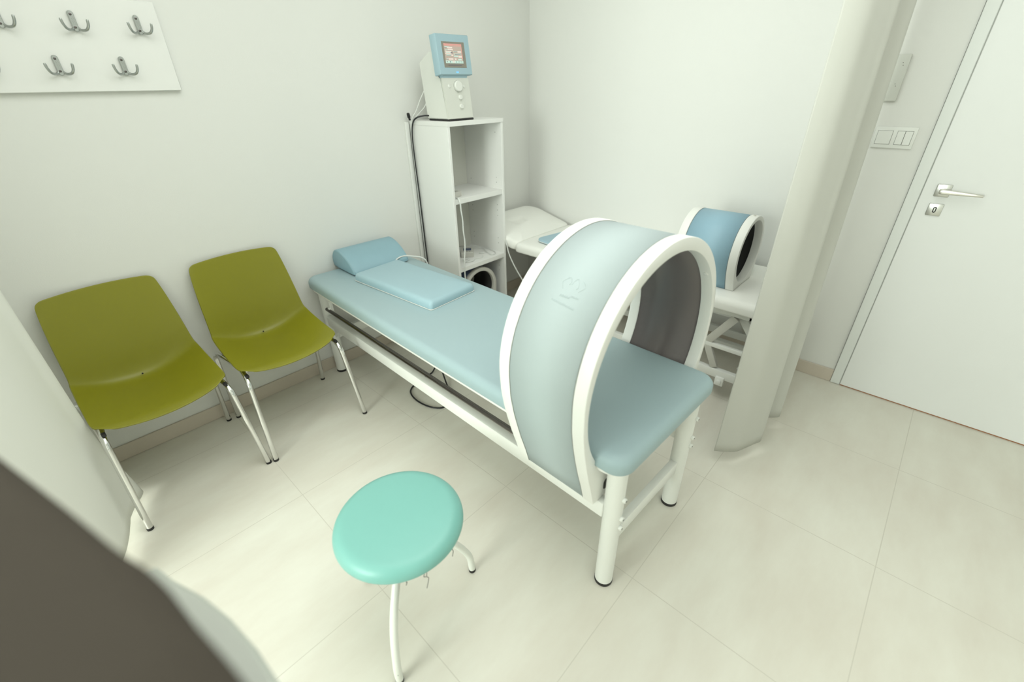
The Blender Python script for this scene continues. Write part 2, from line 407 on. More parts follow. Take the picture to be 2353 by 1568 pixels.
# ------------------------------------------------------------------ treatment table (local: x across, +y towards the camera end, origin at the near left foot)
BA = math.radians(1.8)
BL = Vector((1.872, 1.978, 0)); BROT = -BA
bed = thing('treatment_table', 'pale blue padded treatment table on white round legs, passing through the big arch', 'treatment table', BL, BROT)
BW = -.2315                                        # centre line
def shift(bm, v): bmesh.ops.translate(bm, vec=Vector(v), verts=bm.verts[:]); return bm
bm = BM(); cushion(bm, .598, 2.01, .060, .055, .030, .012, .004, 0, 8); shift(bm, (BW - .001, -.953, .553)); obj('mattress', bm, M['blue'], bed, angle=60)
bm = BM(); cushion(bm, .575, 1.96, .014, .045, .004, .003); shift(bm, (BW, -.955, .539)); obj('trim_board', bm, M['white'], bed)
bm = BM()
for w in (.003, -.466): box(bm, (w, -.95, .515), (.03, 1.80, .045), .003)
for l in (-1.86, -.045): box(bm, (BW, l, .515), (.44, .03, .045), .003)
obj('top_frame', bm, M['white'], bed)
for w, side in ((.012, 1), (-.475, -1)):
    bm = BM(); box(bm, (w, -.95, .354), (.034, 1.86, .060), .004); obj('side_rail', bm, M['white'], bed)
for w, l in ((0, 0), (-.463, 0), (0, -1.912), (-.463, -1.912)):
    bm = BM(); cyl(bm, (w, l, .2765), .030, .525, 'z', 32); lg = obj('leg', bm, M['white'], bed)
    bm = BM(); cyl(bm, (w, l, .007), .031, .014, 'z', 32, .002); obj('rubber_foot', bm, M['black'], lg)
    s = 1 if l == 0 else -1
    for z in (.42, .338, .297) if w == 0 else (.451, .362, .323):
        bm = BM(); cyl(bm, (w, l + s * .033, z), .0085, .012, 'y', 16, .003); b_ = obj('bolt', bm, M['white'], lg)
        bm = BM(); cyl(bm, (w, l + s * .0392, z), .0035, .001, 'y', 8); 
        bmesh.ops.translate(bm, vec=(0, 0, 0), verts=bm.verts[:]); obj('bolt_socket', bm, M['seam'], lg)
for l, z in ((-.004, .215), (-1.908, .25)):
    bm = BM(); box(bm, (BW, l, z), (.42, .028, .055), .003); obj('end_bar', bm, M['white'], bed)
bm = BM(); tube(bm, [(.045, -1.80, .462), (.045, -.12, .462)], .0095, 16); obj('chrome_rod', bm, M['dkchrome'], bed)['label'] = 'dark chrome rod under the mattress edge'
for l in (-1.77, -.20):
    bm = BM(); prism(bm, [(.024, .512), (.036, .512), (.036, .474), (.048, .474), (.048, .456), (.024, .456)], 'y', l - .01, l + .01)
    obj('rod_bracket', bm, M['white'], bed, smooth=False)
bm = BM(); prism(bm, [(-1.885, .325), (-1.80, .325), (-1.885, .235)], 'x', -.004, .004); obj('gusset', bm, M['white'], bed, smooth=False)

# big arch of the magnetic field tunnel (local frame of the table)
arch = thing('therapy_tunnel', 'large pale blue tunnel arch with off-white rims around the treatment table', 'magnetotherapy tunnel', BL, BROT)
AC, AZ, AR = BW + .003, .757, .344
def arch_half(z):      # outer half width by height
    tab = ((.385, .280), (.45, .298), (.513, .318), (.575, .335), (.634, .349), (.70, .3605), (.775, .3645))
    for (z0, h0), (z1, h1) in zip(tab, tab[1:]):
        if z <= z1: return h0 + (h1 - h0) * (z - z0) / (z1 - z0)
    return .3645
def arch_outer(off=0.0, n=40, base=.385, zc=.775, R=.3645, half=arch_half, zs=(.385, .45, .513, .575, .634, .70)):
    pts = [((half(z) + off), z) for z in zs]
    pts[0] = (pts[0][0], base)
    for k in range(n + 1):
        a = PI * k / n; pts.append(((R + off) * math.cos(a), zc + (R + off) * math.sin(a)))
    pts += [(-(half(z) + off), z) for z in zs[::-1]]
    pts[-1] = (pts[-1][0], base)
    return pts
def ring_bm(outer, cx, zc, r, l0, l1, bev=.004, seg=72):
    """plate with a round hole: outer profile (x,z) centred on cx; both faces built as a strip between two loops of equal count"""
    bm = BM()
    # resample outer by angle around the hole centre
    def hit(a):
        d = Vector((math.cos(a), math.sin(a))); best = None
        P = [Vector((x, z - zc)) for x, z in outer]
        for p, q in zip(P, P[1:] + P[:1]):
            e = q - p; den = d.x * e.y - d.y * e.x
            if abs(den) < 1e-9: continue
            t = (p.x * e.y - p.y * e.x) / den; s = (p.x * d.y - p.y * d.x) / den
            if t > 0 and -1e-6 <= s <= 1 + 1e-6 and (best is None or t > best): best = t
        return best
    ang = [2 * PI * k / seg for k in range(seg)]
    cor = [math.atan2(z - zc, x) % (2 * PI) for x, z in (outer[0], outer[-1])]
    ang = sorted(set([a for a in ang if all(abs(a - c) > .03 for c in cor)] + cor))
    R = [hit(a) for a in ang]
    def loop(rad, l): return [(cx + rr * math.cos(a), l, zc + rr * math.sin(a)) for a, rr in zip(ang, rad)]
    o = lambda d: [x - d for x in R]; i = lambda d: [r + d] * len(ang)
    loops = [loop(i(0), l0 + bev), loop(i(bev * .3), l0 + bev * .3), loop(i(bev), l0), loop(o(bev), l0), loop(o(bev * .3), l0 + bev * .3), loop(o(0), l0 + bev),
             loop(o(0), l1 - bev), loop(o(bev * .3), l1 - bev * .3), loop(o(bev), l1), loop(i(bev), l1), loop(i(bev * .3), l1 - bev * .3), loop(i(0), l1 - bev)]
    rings = [[bm.verts.new(p) for p in lp] for lp in loops]; n = len(ang)
    for a, b in zip(rings, rings[1:] + rings[:1]):
        for k in range(n): bm.faces.new((a[k], a[(k + 1) % n], b[(k + 1) % n], b[k]))
    return bm
def tunnel(root, outer, cx, zc, r, l0, l1, ringw, shell_in, blue, liner, ringm, seg=72, bev=.004):
    for a, b in ((l0, l0 + ringw), (l1 - ringw, l1)):
        rg = obj('end_ring', ring_bm(outer, cx, zc, r, min(a, b), max(a, b), bev, seg), ringm, root, angle=32)
    # outer shell between the rings, slightly recessed
    bm = BM(); P = [(x * (1 - shell_in / max(abs(x), .05)) if abs(x) > .05 else x, z) for x, z in outer]
    P = [(x, z - shell_in if z > zc + r * .5 else z) for x, z in P]
    loft(bm, [[(cx + x, l, z) for x, z in P] for l in (l0 + ringw - .001, l1 - ringw + .001)], False, False)
    sh = obj('shell', bm, blue, root, angle=60); m_ = sh.modifiers.new('t', 'SOLIDIFY'); m_.thickness = .004; m_.offset = -1
    for l in (l0 + ringw + .0008, l1 - ringw - .0008):
        bm = BM(); loft(bm, [[(cx + x * 1.0008, l + d, zc + (z - zc) * 1.0008) for x, z in P] for d in (-.0008, .0008)], False, False)
        sm = obj('seam', bm, M['seam'], root, angle=60); m_ = sm.modifiers.new('t', 'SOLIDIFY'); m_.thickness = .001; m_.offset = 0
    bm = BM(); n = 64
    loft(bm, [[(cx + (r + .0035) * math.cos(2 * PI * k / n), l, zc + (r + .0035) * math.sin(2 * PI * k / n)) for k in range(n)] for l in (l0 + ringw - .001, l1 - ringw + .001)], False, False)
    ln = obj('liner', bm, liner, root, angle=60); m_ = ln.modifiers.new('t', 'SOLIDIFY'); m_.thickness = .003; m_.offset = 1
    return rg
LF, LB = -.040, -.347
tunnel(arch, arch_outer(), AC, AZ, AR, LB, LF, .040, .0025, M['arch_blue'], M['liner'], M['ring'], 96, .0035)
bm = BM()
for s in (1, -1): box2(bm, (AC + s * .250, LB + .04, .3845), (AC + s * .278, LF - .04, .3935))
box2(bm, (AC - .25, LB + .04, .386), (AC + .25, LF - .04, .392)); obj('base_plate', bm, M['white'], arch, smooth=False)
for s, l in ((-1, LF - .018), (-1, LB + .018)):
    a = math.radians(180 - 37)
    bm = BM(); d = Vector((math.cos(a), 0, math.sin(a))); c = Vector((AC, l, AZ)) + d * (AR - .001)
    tube(bm, [c + d * .004, c - d * .0015, c - d * .003], [.0075, .0075, .005], 14); obj('screw', bm, M['ring'], arch)
bm = BM(); loft(bm, [[(AC + .222 + a, y, .432 + b) for a, b in rrect(.012, .020, .0115, 6)] for y in (LF - .002, LF + .0008)]); obj('cable_hole', bm, M['liner_k'], arch)

bm = BM()
def emb(pts, r=.0012):
    P = []
    for a, l in pts:
        a = math.radians(a); P.append((AC + .3609 * math.cos(a), l, .775 + .3609 * math.sin(a)))
    tube(bm, smooth_pts(P, 5), r, 6)
emb([(46.0, -.215), (48.4, -.225), (49.5, -.223), (51.4, -.2115), (51.0, -.206), (49.6, -.2003), (48.2, -.203)])
emb([(48.6, -.196), (50.3, -.1933), (51.8, -.188), (51.3, -.183), (50.0, -.178), (48.3, -.174), (47.2, -.177)])
emb([(51.3, -.1675), (50.6, -.161), (49.6, -.155), (48.4, -.156), (47.4, -.162), (46.4, -.168)])
for k in range(9):
    l = -.213 + .0065 * k; a = 43.0 - .0 * k + (.9 if k > 4 else 0); emb([(a - .5, l), (a + .4, l + .002), (a - .3, l + .004)], .0011)
for k in range(11):
    l = -.231 + .0070 * k; a = 40.4 - .12 * k; emb([(a - .4, l), (a + .4, l + .002), (a - .4, l + .0045)], .0011)
obj('embossed_mark', bm, M['emboss'], arch)['label'] = 'faint paler embossed lettering'

# bolster and flat pad on the table
TOP = .6172
bol = thing('bolster', 'blue vinyl headrest bolster with seamed ends at the head of the treatment table', 'pillow', BL + Matrix.Rotation(BROT, 3, 'Z') @ Vector((-.291, -1.86, TOP)), BROT)
prof = smooth_pts([(.128, .004), (.118, .028), (.070, .070), (.010, .100), (-.045, .110), (-.090, .098), (-.122, .065), (-.130, .030), (-.122, .005)], 6)
prof = [(p.x, p.y) for p in [Vector((a[0], a[1], 0)) for a in [(q[0], q[1]) for q in [(v.x, v.y) for v in [Vector((q[0], q[1], 0)) for q in prof]]]]]
prof = prof + [(-.08, 0.0), (.09, 0.0)]
cy_ = sum(p[0] for p in prof) / len(prof); cz_ = .05
bm = BM(); loops = []
for x, f in ((-.172, .86), (-.170, .92), (-.166, .965), (-.158, .99), (-.145, 1), (.145, 1), (.158, .99), (.166, .965), (.170, .92), (.172, .86)):
    loops.append([(x, cy_ + (y - cy_) * f, max(0, cz_ + (z - cz_) * f) if f < 1 else z) for y, z in prof])
loft(bm, loops); obj('cover', bm, M['blue_bol'], bol, angle=50)
for s in (-1, 1):
    bm = BM(); pts = [(s * .1655, cy_ + (y - cy_) * .972, cz_ + (z - cz_) * .972) for y, z in prof[:-2]]
    tube(bm, pts, .0011, 6); obj('seam', bm, M['blue_pad'], bol)
PADR = BROT + math.radians(5.5)
pc = BL + Matrix.Rotation(BROT, 3, 'Z') @ Vector((-.262, -1.403, TOP + .0005))
pad = thing('applicator_pad', 'flat blue rectangular pad with pale piped edge lying in front of the bolster', 'therapy pad', pc, PADR)
bm = BM(); cushion(bm, .286, .598, .040, .016, .024, .003, .004, .003, 6); obj('cover', bm, M['blue_pad'], pad, angle=60)
bm = BM(); cushion(bm, .2878, .5998, .0026, .012, .0012, .001, 0, .0002, 6); obj('piping', bm, M['ring'], pad)
cw = BL + Matrix.Rotation(BROT, 3, 'Z') @ Vector((-.40, -1.66, 0))
def bedp(w, l, z): return BL + Matrix.Rotation(BROT, 3, 'Z') @ Vector((w, l, z))
bm = BM(); tube(bm, smooth_pts([bedp(-.36, -1.715, .640), bedp(-.385, -1.735, .648), bedp(-.43, -1.745, .650), bedp(-.48, -1.735, .640), bedp(-.53, -1.70, .625), bedp(-.551, -1.685, .58), bedp(-.553, -1.68, .45)], 8), .0042, 10)
o = obj('cable', bm, M['cable_w'], loc=bedp(-.43, -1.745, TOP), world=True); tag(o, 'short pale cable leaving the flat blue pad beside the bolster', 'cable')

# ------------------------------------------------------------------ bookcase
X0, X1, YD, ZT = .642, 1.068, .352, 1.328
Y0 = .013
bc = thing('shelf_unit', 'tall narrow white open shelf unit in the corner beside the treatment table', 'shelf unit', (.855, .18, 0))
pt = .017
def part(name, a, b, m, parent, bev=.001):
    bm = BM(); box2(bm, a, b, bev, 1); return obj(name, bm, m, parent, world=True)
part('side_panel', (X1 - pt, Y0, 0), (X1, YD, ZT - .022), M['lam'], bc)
rp = part('side_panel', (X0, Y0, 0), (X0 + pt, YD, ZT - .022), M['lam'], bc)
part('top', (X0 - .001, Y0, ZT - .022), (X1 + .001, YD + .002, ZT), M['lam'], bc)
part('bottom', (X0 + pt, Y0, .06), (X1 - pt, YD, .078), M['lam'], bc)
part('plinth', (X0 + pt, YD - .03, 0), (X1 - pt, YD - .014, .06), M['lam'], bc)
part('back_panel', (X0 + pt, Y0, .078), (X1 - pt, Y0 + .006, ZT - .022), M['lam_b'], bc)
part('shelf', (X0 + pt, Y0 + .006, .893), (X1 - pt, YD - .004, .922), M['lam'], bc)
part('shelf', (X0 + pt, Y0 + .006, .474), (X1 - pt, YD - .004, .503), M['lam'], bc)
for y in (.30, .06):
    for z in (1.25, .99, .96, .82, .785, .75, .60, .565, .44, .405, .37):
        if y < .1 and z in (1.25, .99, .44, .405, .37): continue
        bm = BM(); cyl(bm, (X0 + pt + .0003, y, z), .0024, .0008, 'x', 10); obj('peg_hole', bm, M['seam'], rp, loc=bc.location, world=True)

# tube in the bottom compartment
def small_half(R):
    def f(z):
        u = max(0.0, min(1.0, (z) / (R * 1.0))); return R * (.70 + .30 * math.sin(u * PI / 2))
    return f
def small_outer(R, zc, n=32):
    half = small_half(R); zs = [0.0, zc * .2, zc * .4, zc * .6, zc * .8]
    pts = [(R * (.70 + .30 * math.sin(z / zc * PI / 2)), z) for z in zs]
    for k in range(n + 1): a = PI * k / n; pts.append((R * math.cos(a), zc + R * math.sin(a)))
    return pts + [(-x, z) for x, z in pts[:5][::-1]]
bm = BM(); box2(bm, (1.0745, 0.0, .077), (1.099, .016, 1.322), .003, 2)
o = obj('cable_duct', bm, M['plast'], loc=(1.087, .008, .077), world=True); tag(o, 'narrow white cable duct on the wall along the left side of the shelf unit', 'cable duct')
t3 = thing('tube_applicator', 'short tube applicator with black opening stored on the lowest shelf', 'magnetotherapy tube', (.868, .20, .0795))
tunnel(t3, small_outer(.149, .2205), 0, .2205, .125, -.11, .128, .026, .002, M['navy'], M['liner_k'], M['ring_grey'], 60, .003)
# applicator on the white couch
CT = .5885
ap = thing('tube_applicator', 'small blue tube applicator with off-white rims standing on the white couch', 'magnetotherapy tube', (.405, 1.645, CT + .001))
tunnel(ap, small_outer(.174, .170), 0, .170, .152, -.155, .155, .040, .002, M['small_blue'], M['liner_k'], M['ring'], 72, .004)
bm = BM(); cyl(bm, (.132, .136, .035), .006, .006, 'x', 14, .002); obj('screw', bm, M['ring_grey'], ap)
bm = BM(); cyl(bm, (0.0, .136, .345), .006, .004, 'z', 14, .001); obj('screw', bm, M['ring_grey'], ap)

# ------------------------------------------------------------------ console on the shelf unit
cs = thing('therapy_console', 'off-white therapy console with blue screen head on top of the shelf unit', 'medical device', (.925, .19, ZT))
K = .13
def fy(z, d=0.0): return .305 - (z - 1.338) * K + d
Z0 = 1.338
bm = BM()   # body: side profile extruded in x
poly = [(fy(Z0) - .005, Z0), (fy(1.66) - .034, 1.66), (.175, 1.655), (.086, 1.608), (.115, Z0)]
prism(bm, poly, 'x', .835, 1.012); bmesh.ops.recalc_face_normals(bm, faces=bm.faces[:])
bmesh.ops.bevel(bm, geom=bm.edges[:], offset=.004, segments=2, affect='EDGES'); obj('body', bm, M['console'], cs, world=True)
bm = BM(); prism(bm, [(fy(Z0) - .012, Z0), (fy(Z0), Z0), (fy(1.535), 1.535), (fy(1.535) - .012, 1.535)], 'x', .832, 1.016)
bmesh.ops.recalc_face_normals(bm, faces=bm.faces[:]); bmesh.ops.bevel(bm, geom=bm.edges[:], offset=.002, segments=2, affect='EDGES'); obj('front_panel', bm, M['console_f'], cs, world=True)
def fp(x, z, d): # point in front of the tilted front plane
    n = Vector((0, 1, K)).normalized(); return Vector((x, fy(z), z)) + n * d
def fdisc(bm, x, z, r, d0, d1, seg=28, bev=.001):
    a, b = fp(x, z, d0), fp(x, z, d1); dd = (b - a).normalized()
    tube(bm, [a, b - dd * bev, b], [r, r, r - bev], seg)
def fquad(bm, x0, x1, z0, z1, d0, d1):
    loft(bm, [[fp(x, z, d) for x, z in ((x0, z0), (x1, z0), (x1, z1), (x0, z1))] for d in (d0, d1)])
bm = BM(); fdisc(bm, .9187, 1.494, .0275, -.001, .0008); obj('dial_gap', bm, M['seam'], cs, world=True)
bm = BM(); fdisc(bm, .9187, 1.494, .0262, 0, .014, 36, .003); obj('dial', bm, M['console'], cs, world=True)
for x, z, r, h in ((.9771, 1.495, .0085, .003), (.8745, 1.4932, .0085, .003), (.9123, 1.4406, .0118, .010), (.9128, 1.397, .0118, .010)):
    bm = BM(); fdisc(bm, x, z, r + .0008, -.001, .0006); obj('knob_gap', bm, M['greyplast'], cs, world=True)
    bm = BM(); fdisc(bm, x, z, r, 0, h, 24, .002); obj('knob', bm, M['console'], cs, world=True)
for q in ((.978, .986, 1.3585, 1.3635), (.855, .865, 1.3578, 1.3585)):
    bm = BM(); fquad(bm, *q, 0, .0006); obj('mark', bm, M['greyplast'], cs, world=True, smooth=False)
# blue head
bm = BM(); prism(bm, [(fy(1.533, .0), 1.533), (fy(1.548, .004), 1.548), (fy(1.548) - .04, 1.548), (fy(1.533) - .03, 1.533)], 'x', .843, 1.012); obj('neck', bm, M['dev_blue'], cs, world=True)
bm = BM(); loft(bm, [[fp(.9235 + a, 1.636 + b, d) for a, b in rrect(w, h, .004, 3)] for d, w, h in ((-.030, .113, .091), (.012, .113, .091), (.016, .110, .088))])
hd = obj('screen_head', bm, M['dev_blue'], cs, world=True)
bm = BM(); fquad(bm, .8485, 1.002, 1.578, 1.693, .014, .0170); obj('bezel', bm, M['bezel'], hd, loc=cs.location, world=True, smooth=False)
def scr(name, rects, m, d=.0185):
    bm = BM()
    for x0, x1, z0, z1 in rects:
        # rects in screen units, 0..1 from left/top of the lit display
        X = lambda u: .9895 - u * .1200
        Zf = lambda v: 1.6840 - v * .0870
        fquad(bm, X(x0), X(x1), Zf(z0), Zf(z1), .0165, d)
    return obj(name, bm, m, hd, loc=cs.location, world=True, smooth=False)
scr('display', [(0, 1, 0, 1)], M['scr_bg'], .0176)['label'] = 'lit tan and pink display'
scr('display_bar', [(0, 1, 0, .07), (.97, 1, 0, .78), (0, .5, .08, .11), (.5, 1, .09, .12)], M['scr_red'])
scr('display_field', [(.04, .3, .15, .2), (.06, .4, .30, .34), (.08, .36, .42, .46), (.08, .34, .55, .6), (.5, .72, .38, .42), (.5, .9, .5, .54), (.5, .74, .6, .66), (.06, .14, .76, .81), (.72, .92, .76, .83), (0, 1, .86, 1)], M['scr_mint'])
scr('display_value', [(.16, .46, .16, .23), (.2, .48, .26, .33), (.04, .38, .37, .41), (.02, .4, .47, .52), (.36, .46, .55, .62), (.74, .94, .36, .44), (.76, .95, .6, .7), (.17, .44, .74, .82), (.52, .62, .74, .82), (.36, .52, .86, .97)], M['scr_pink'])
scr('display_mark', [(.03, .15, .19, .205), (.12, .42, .335, .345), (.34, .44, .44, .49), (.52, .7, .40, .42), (.56, .88, .53, .55), (.1, .34, .6, .615), (.05, .16, .80, .82), (.05, .09, .9, .95), (.22, .26, .9, .96), (.58, .61, .9, .96), (.7, .8, .885, .9), (.7, .8, .955, .97), (.84, .95, .885, .9), (.84, .95, .955, .97), (0.12, .9, 1.08, 1.11)], M['scr_dark'], .0190)
bm = BM(); fdisc(bm, .9225, 1.5572, .0033, .015, .0172, 12, .0006); fdisc(bm, .9150, 1.5570, .0033, .015, .0172, 12, .0006); obj('status_light', bm, M['led'], hd, loc=cs.location, world=True)
bm = BM(); box2(bm, (.833, .128, ZT + .0002), (1.012, .308, 1.3385), .003); obj('rubber_pad', bm, M['black'], cs, world=True)
# cables of the console
def cable(label, pts, r, m, n=8, seg=8, name='cable'):
    P = smooth_pts(pts, n); bm = BM(); tube(bm, P, r, seg)
    z = min(p.z for p in P); c = sum(P, Vector((0, 0, 0))) / len(P)
    o = obj(name, bm, m, loc=(c.x, c.y, z - r), world=True); return tag(o, label, 'cable')
cable('black power cable from the console hanging down the left side of the shelf unit',
      [(1.000, .130, 1.352), (1.045, .118, 1.353), (1.075, .090, 1.342), (1.082, .065, 1.315), (1.085, .05, 1.25), (1.083, .045, 1.12), (1.080, .045, .95), (1.078, .045, .75), (1.077, .045, .55), (1.077, .05, .35), (1.076, .06, .10), (1.083, .075, .006)], .0042, M['cable_k'])
cable('white cable from the console running down beside the black power cable',
      [(1.01, .105, 1.475), (1.03, .085, 1.43), (1.055, .07, 1.375), (1.078, .058, 1.335), (1.0785, .035, 1.25), (1.077, .030, 1.0), (1.076, .030, .7), (1.076, .030, .3), (1.076, .030, .012)], .0030, M['cable_w'])
cable('thin white lead looping from the console back to the shelf top corner',
      [(1.005, .115, 1.425), (1.02, .105, 1.395), (1.045, .085, 1.365), (1.066, .068, 1.340), (1.060, .055, 1.331)], .0022, M['cable_w'])
bm = BM(); tube(bm, smooth_pts([(1.074, .028, 1.331), (1.080, .032, 1.345), (1.086, .036, 1.360), (1.088, .038, 1.366)], 6), [.006] * 6 + [.009] * 7 + [.0085] * 5 + [.006], 12)
o = obj('power_plug', bm, M['black'], loc=(1.074, .028, 1.329), world=True); tag(o, 'small black plug lying at the back corner of the shelf unit top', 'plug')
bm = BM(); tube(bm, smooth_pts([(.846, .135, 1.356), (.826, .170, 1.348), (.815, .195, 1.333)], 6), .004, 10)
o = obj('cable_end', bm, M['cable_g'], loc=(.815, .195, 1.3285), world=True); tag(o, 'short grey cable end behind the console, right side', 'cable')

# hand units on the shelves
def hand_unit(loc, rz, label, w=.062, l=.10, h=.03):
    t = thing('control_unit', label, 'control unit', loc, rz)
    bm = BM(); cushion(bm, w, l, h, .006, .004, .003); obj('body', bm, M['ring_grey'], t)
    bm = BM(); cushion(bm, w * .62, l * .42, .001, .002, .0005, .0003, 0, h - .0002); shift(bm, (0, -l * .1, 0)); obj('display', bm, M['navy'], t)
    bm = BM()
    for i in range(3): box(bm, (-.016 + .016 * i, l * .27, h), (.009, .008, .002), .0006)
    obj('buttons', bm, M['seam'], t); return t
hand_unit((1.000, .265, .9225), .25, 'small grey hand unit on the upper shelf of the shelf unit', .075, .085, .030)
hand_unit((.845, .185, .5035), -.75, 'grey control unit with dark display on the middle shelf', .085, .115, .034)
hand_unit((.955, .150, .5035), -.35, 'second grey control unit, half hidden behind the left panel of the middle shelf', .075, .105, .03)
cable('white cable hanging in front of the shelf unit from the upper shelf', [(1.020, .300, .9275), (1.026, .335, .9285), (1.031, .357, .926), (1.033, .370, .905), (1.031, .371, .86), (1.024, .371, .80), (1.026, .372, .74), (1.020, .372, .68), (1.024, .372, .62), (1.034, .372, .55), (1.038, .372, .48), (1.036, .372, .40), (1.030, .372, .30), (1.028, .372, .12), (1.03, .385, .004)], .0042, M['cable_w'])
cable('tangled grey lead lying on the middle shelf around the control unit', [(.800, .290, .5075), (.83, .305, .507), (.87, .292, .507), (.91, .312, .508), (.95, .30, .510), (.955, .265, .512), (.93, .25, .512), (.905, .265, .510), (.92, .285, .516), (.97, .30, .512)], .0028, M['cable_w'])
cable('pale lead coiled on the right of the middle shelf', [(.79, .10, .509), (.73, .07, .508), (.685, .12, .508), (.672, .22, .508), (.70, .31, .509), (.745, .315, .509), (.73, .25, .5135), (.70, .18, .5135), (.735, .12, .515), (.775, .13, .513)], .0028, M['cable_w'])
cable('dark lead looped over the control unit on the middle shelf', [(.93, .10, .5065), (.90, .09, .512), (.865, .10, .543), (.83, .12, .546), (.795, .10, .53), (.765, .075, .510), (.78, .05, .508)], .003, M['cable_g'])
bm = BM(); box(bm, (.765, .262, .509), (.016, .030, .009), .002, rot=Matrix.Rotation(.6, 3, 'Z')); 
bm.free()
bm = BM(); box(bm, (0, 0, .0055), (.014, .032, .009), .002); o = obj('connector', bm, M['cable_w'], loc=(.765, .240, .5035)); o.rotation_euler.z = .6
tag(o, 'small white cable connector on the middle shelf', 'connector')
cable('black cable loop on the floor under the treatment table', [(1.405, .455, .31), (1.412, .50, .20), (1.43, .52, .09), (1.47, .525, .02), (1.53, .52, .0055), (1.61, .535, .0055), (1.672, .575, .0055), (1.698, .66, .0055), (1.688, .76, .0055), (1.648, .822, .0055), (1.585, .812, .0055), (1.535, .765, .0055), (1.49, .67, .012), (1.45, .58, .06), (1.425, .51, .15), (1.41, .46, .30), (1.405, .45, .50)], .0045, M['cable_k'])
cable('white cable hanging down between the shelf unit and the white couch', [(.652, .360, .592), (.650, .370, .560), (.646, .385, .50), (.640, .43, .42), (.632, .49, .34), (.628, .56, .27), (.628, .66, .15), (.632, .74, .04), (.64, .80, .005)], .0042, M['cable_w'])

# ------------------------------------------------------------------ white couch along the back wall
co = thing('massage_couch', 'white couch on a scissor frame along the back wall under the small tube', 'massage couch', (.34, 1.0, 0))
CX0, CX1 = .032, .640; CM = (CX0 + CX1) / 2; CWd = CX1 - CX0
bm = BM(); cushion(bm, CWd, 1.57, .064, .030, .030, .012, .0015, 0, 8); shift(bm, (CM, .425 + .785, CT - .0655)); obj('mattress', bm, M['sheet'], co, world=True, angle=60)
# head section: inclined pad with a face opening
ang = math.atan2(.100, .40)
bm = BM(); hl = .408
rr = rrect(CWd / 2, hl / 2, .11, 8)
nose = [(0.018, -.066, .10), (.006, -.060, .11), (0, -.05, .115), (0, -.030, .115), (.004, -.014, .112), (.013, -.004, .105), (.028, 0, .09)]
def head_loop(hw, hh, r):
    out = []
    for cx, cy, a0, q in ((hw, hh, 0, .045), (-hw, hh, PI / 2, .045), (-hw, -hh, PI, r), (hw, -hh, 3 * PI / 2, r)):
        for k in range(9):
            a = a0 + PI / 2 * k / 8; out.append((cx - math.copysign(q, cx) + q * math.cos(a), cy - math.copysign(q, cy) + q * math.sin(a)))
    return out
loops = [[(x, min(y + i, hl / 2), z) if y > 0 else (x, y, z) for x, y in head_loop(CWd / 2 - i, hl / 2 - i, r)] for i, z, r in nose]
loft(bm, loops, True, False)
top = [v for v in bm.verts if abs(v.co.z) < 1e-6]
# inner rings down to the face hole
n = len(top)
top_sorted = list(bm.verts)[-n:]
HC = Vector((.02, -.045))
prev = top_sorted
for f, z in ((.66, .001), (.40, 0.0), (.30, -.001), (.25, -.006), (.22, -.016), (.17, -.024)):
    cur = []
    for v in top_sorted:
        tgt = Vector((v.co.x, v.co.y)); d = tgt - HC
        rad = d.length; e = Vector((math.cos(math.atan2(d.y, d.x)) * .30, math.sin(math.atan2(d.y, d.x)) * .26))
        g = max(0, min(1, (f - .25) / .6)); p = HC + (d * f) * g + e * f * (1 - g) if f > .25 else HC + e * f
        cur.append(bm.verts.new((p.x, p.y, z)))
    for k in range(n): bm.faces.new((prev[k], prev[(k + 1) % n], cur[(k + 1) % n], cur[k]))
    prev = cur
bm.faces.new(prev)
bmesh.ops.rotate(bm, cent=(0, hl / 2, 0), matrix=Matrix.Rotation(-ang, 3, 'X'), verts=bm.verts[:])
shift(bm, (CM, .442 - hl / 2, CT + .001)); obj('head_section', bm, M['sheet'], co, world=True, angle=60)
bm = BM(); box2(bm, (CX1 - .075, .585, CT - .100), (CX1 - .045, 1.95, CT - .066), .003); box2(bm, (CX0 + .045, .585, CT - .100), (CX0 + .075, 1.95, CT - .066), .003)
for y in (.59, 1.92): box2(bm, (CX0 + .045, y, CT - .100), (CX1 - .045, y + .03, CT - .066), .003)
obj('top_frame', bm, M['white'], co, world=True)
bm = BM(); 
for x in (CX1 - .075, CX0 + .045): box2(bm, (x, .50, .125), (x + .032, 1.965, .172), .004)
for y in (.50, 1.93): box2(bm, (CX0 + .045, y, .125), (CX1 - .043, y + .035, .172), .004)
box2(bm, (CX0 + .20, .535, .128), (CX0 + .24, 1.93, .168), .003)
obj('base_frame', bm, M['white'], co, world=True)
def strut(bm, a, b, wx, th):
    a = Vector(a); b = Vector(b); d = (b - a); L_ = d.length; an = math.atan2(d.z, d.y)
    box(bm, (a + b) / 2, (wx, L_, th), .003, rot=Matrix.Rotation(an, 3, 'X'))
for x in (CX1 - .058, CX0 + .062):
    for ya, yb, yc, m_ in ((1.862, 1.752, 1.815, M['ring_grey']), (.70, .86, .76, M['white'])):
        bm = BM(); strut(bm, (x, ya, .482), (x, yb, .312), .022, .040); obj('scissor_arm', bm, m_, co, world=True)
        bm = BM(); strut(bm, (x, yb, .308), (x, yc, .178), .022, .036); obj('scissor_arm', bm, m_, co, world=True)
    bm = BM(); strut(bm, (x - .05, 1.870, .482), (x - .05, 1.985, .330), .022, .040); obj('scissor_arm', bm, M['white'], co, world=True)
    bm = BM(); strut(bm, (x - .05, 1.985, .326), (x - .05, 1.93, .178), .022, .036); obj('scissor_arm', bm, M['white'], co, world=True)
bm = BM(); box2(bm, (CX1 - .066, 1.735, .292), (CX1 - .046, 1.99, .316), .003); obj('cross_bar', bm, M['white'], co, world=True)
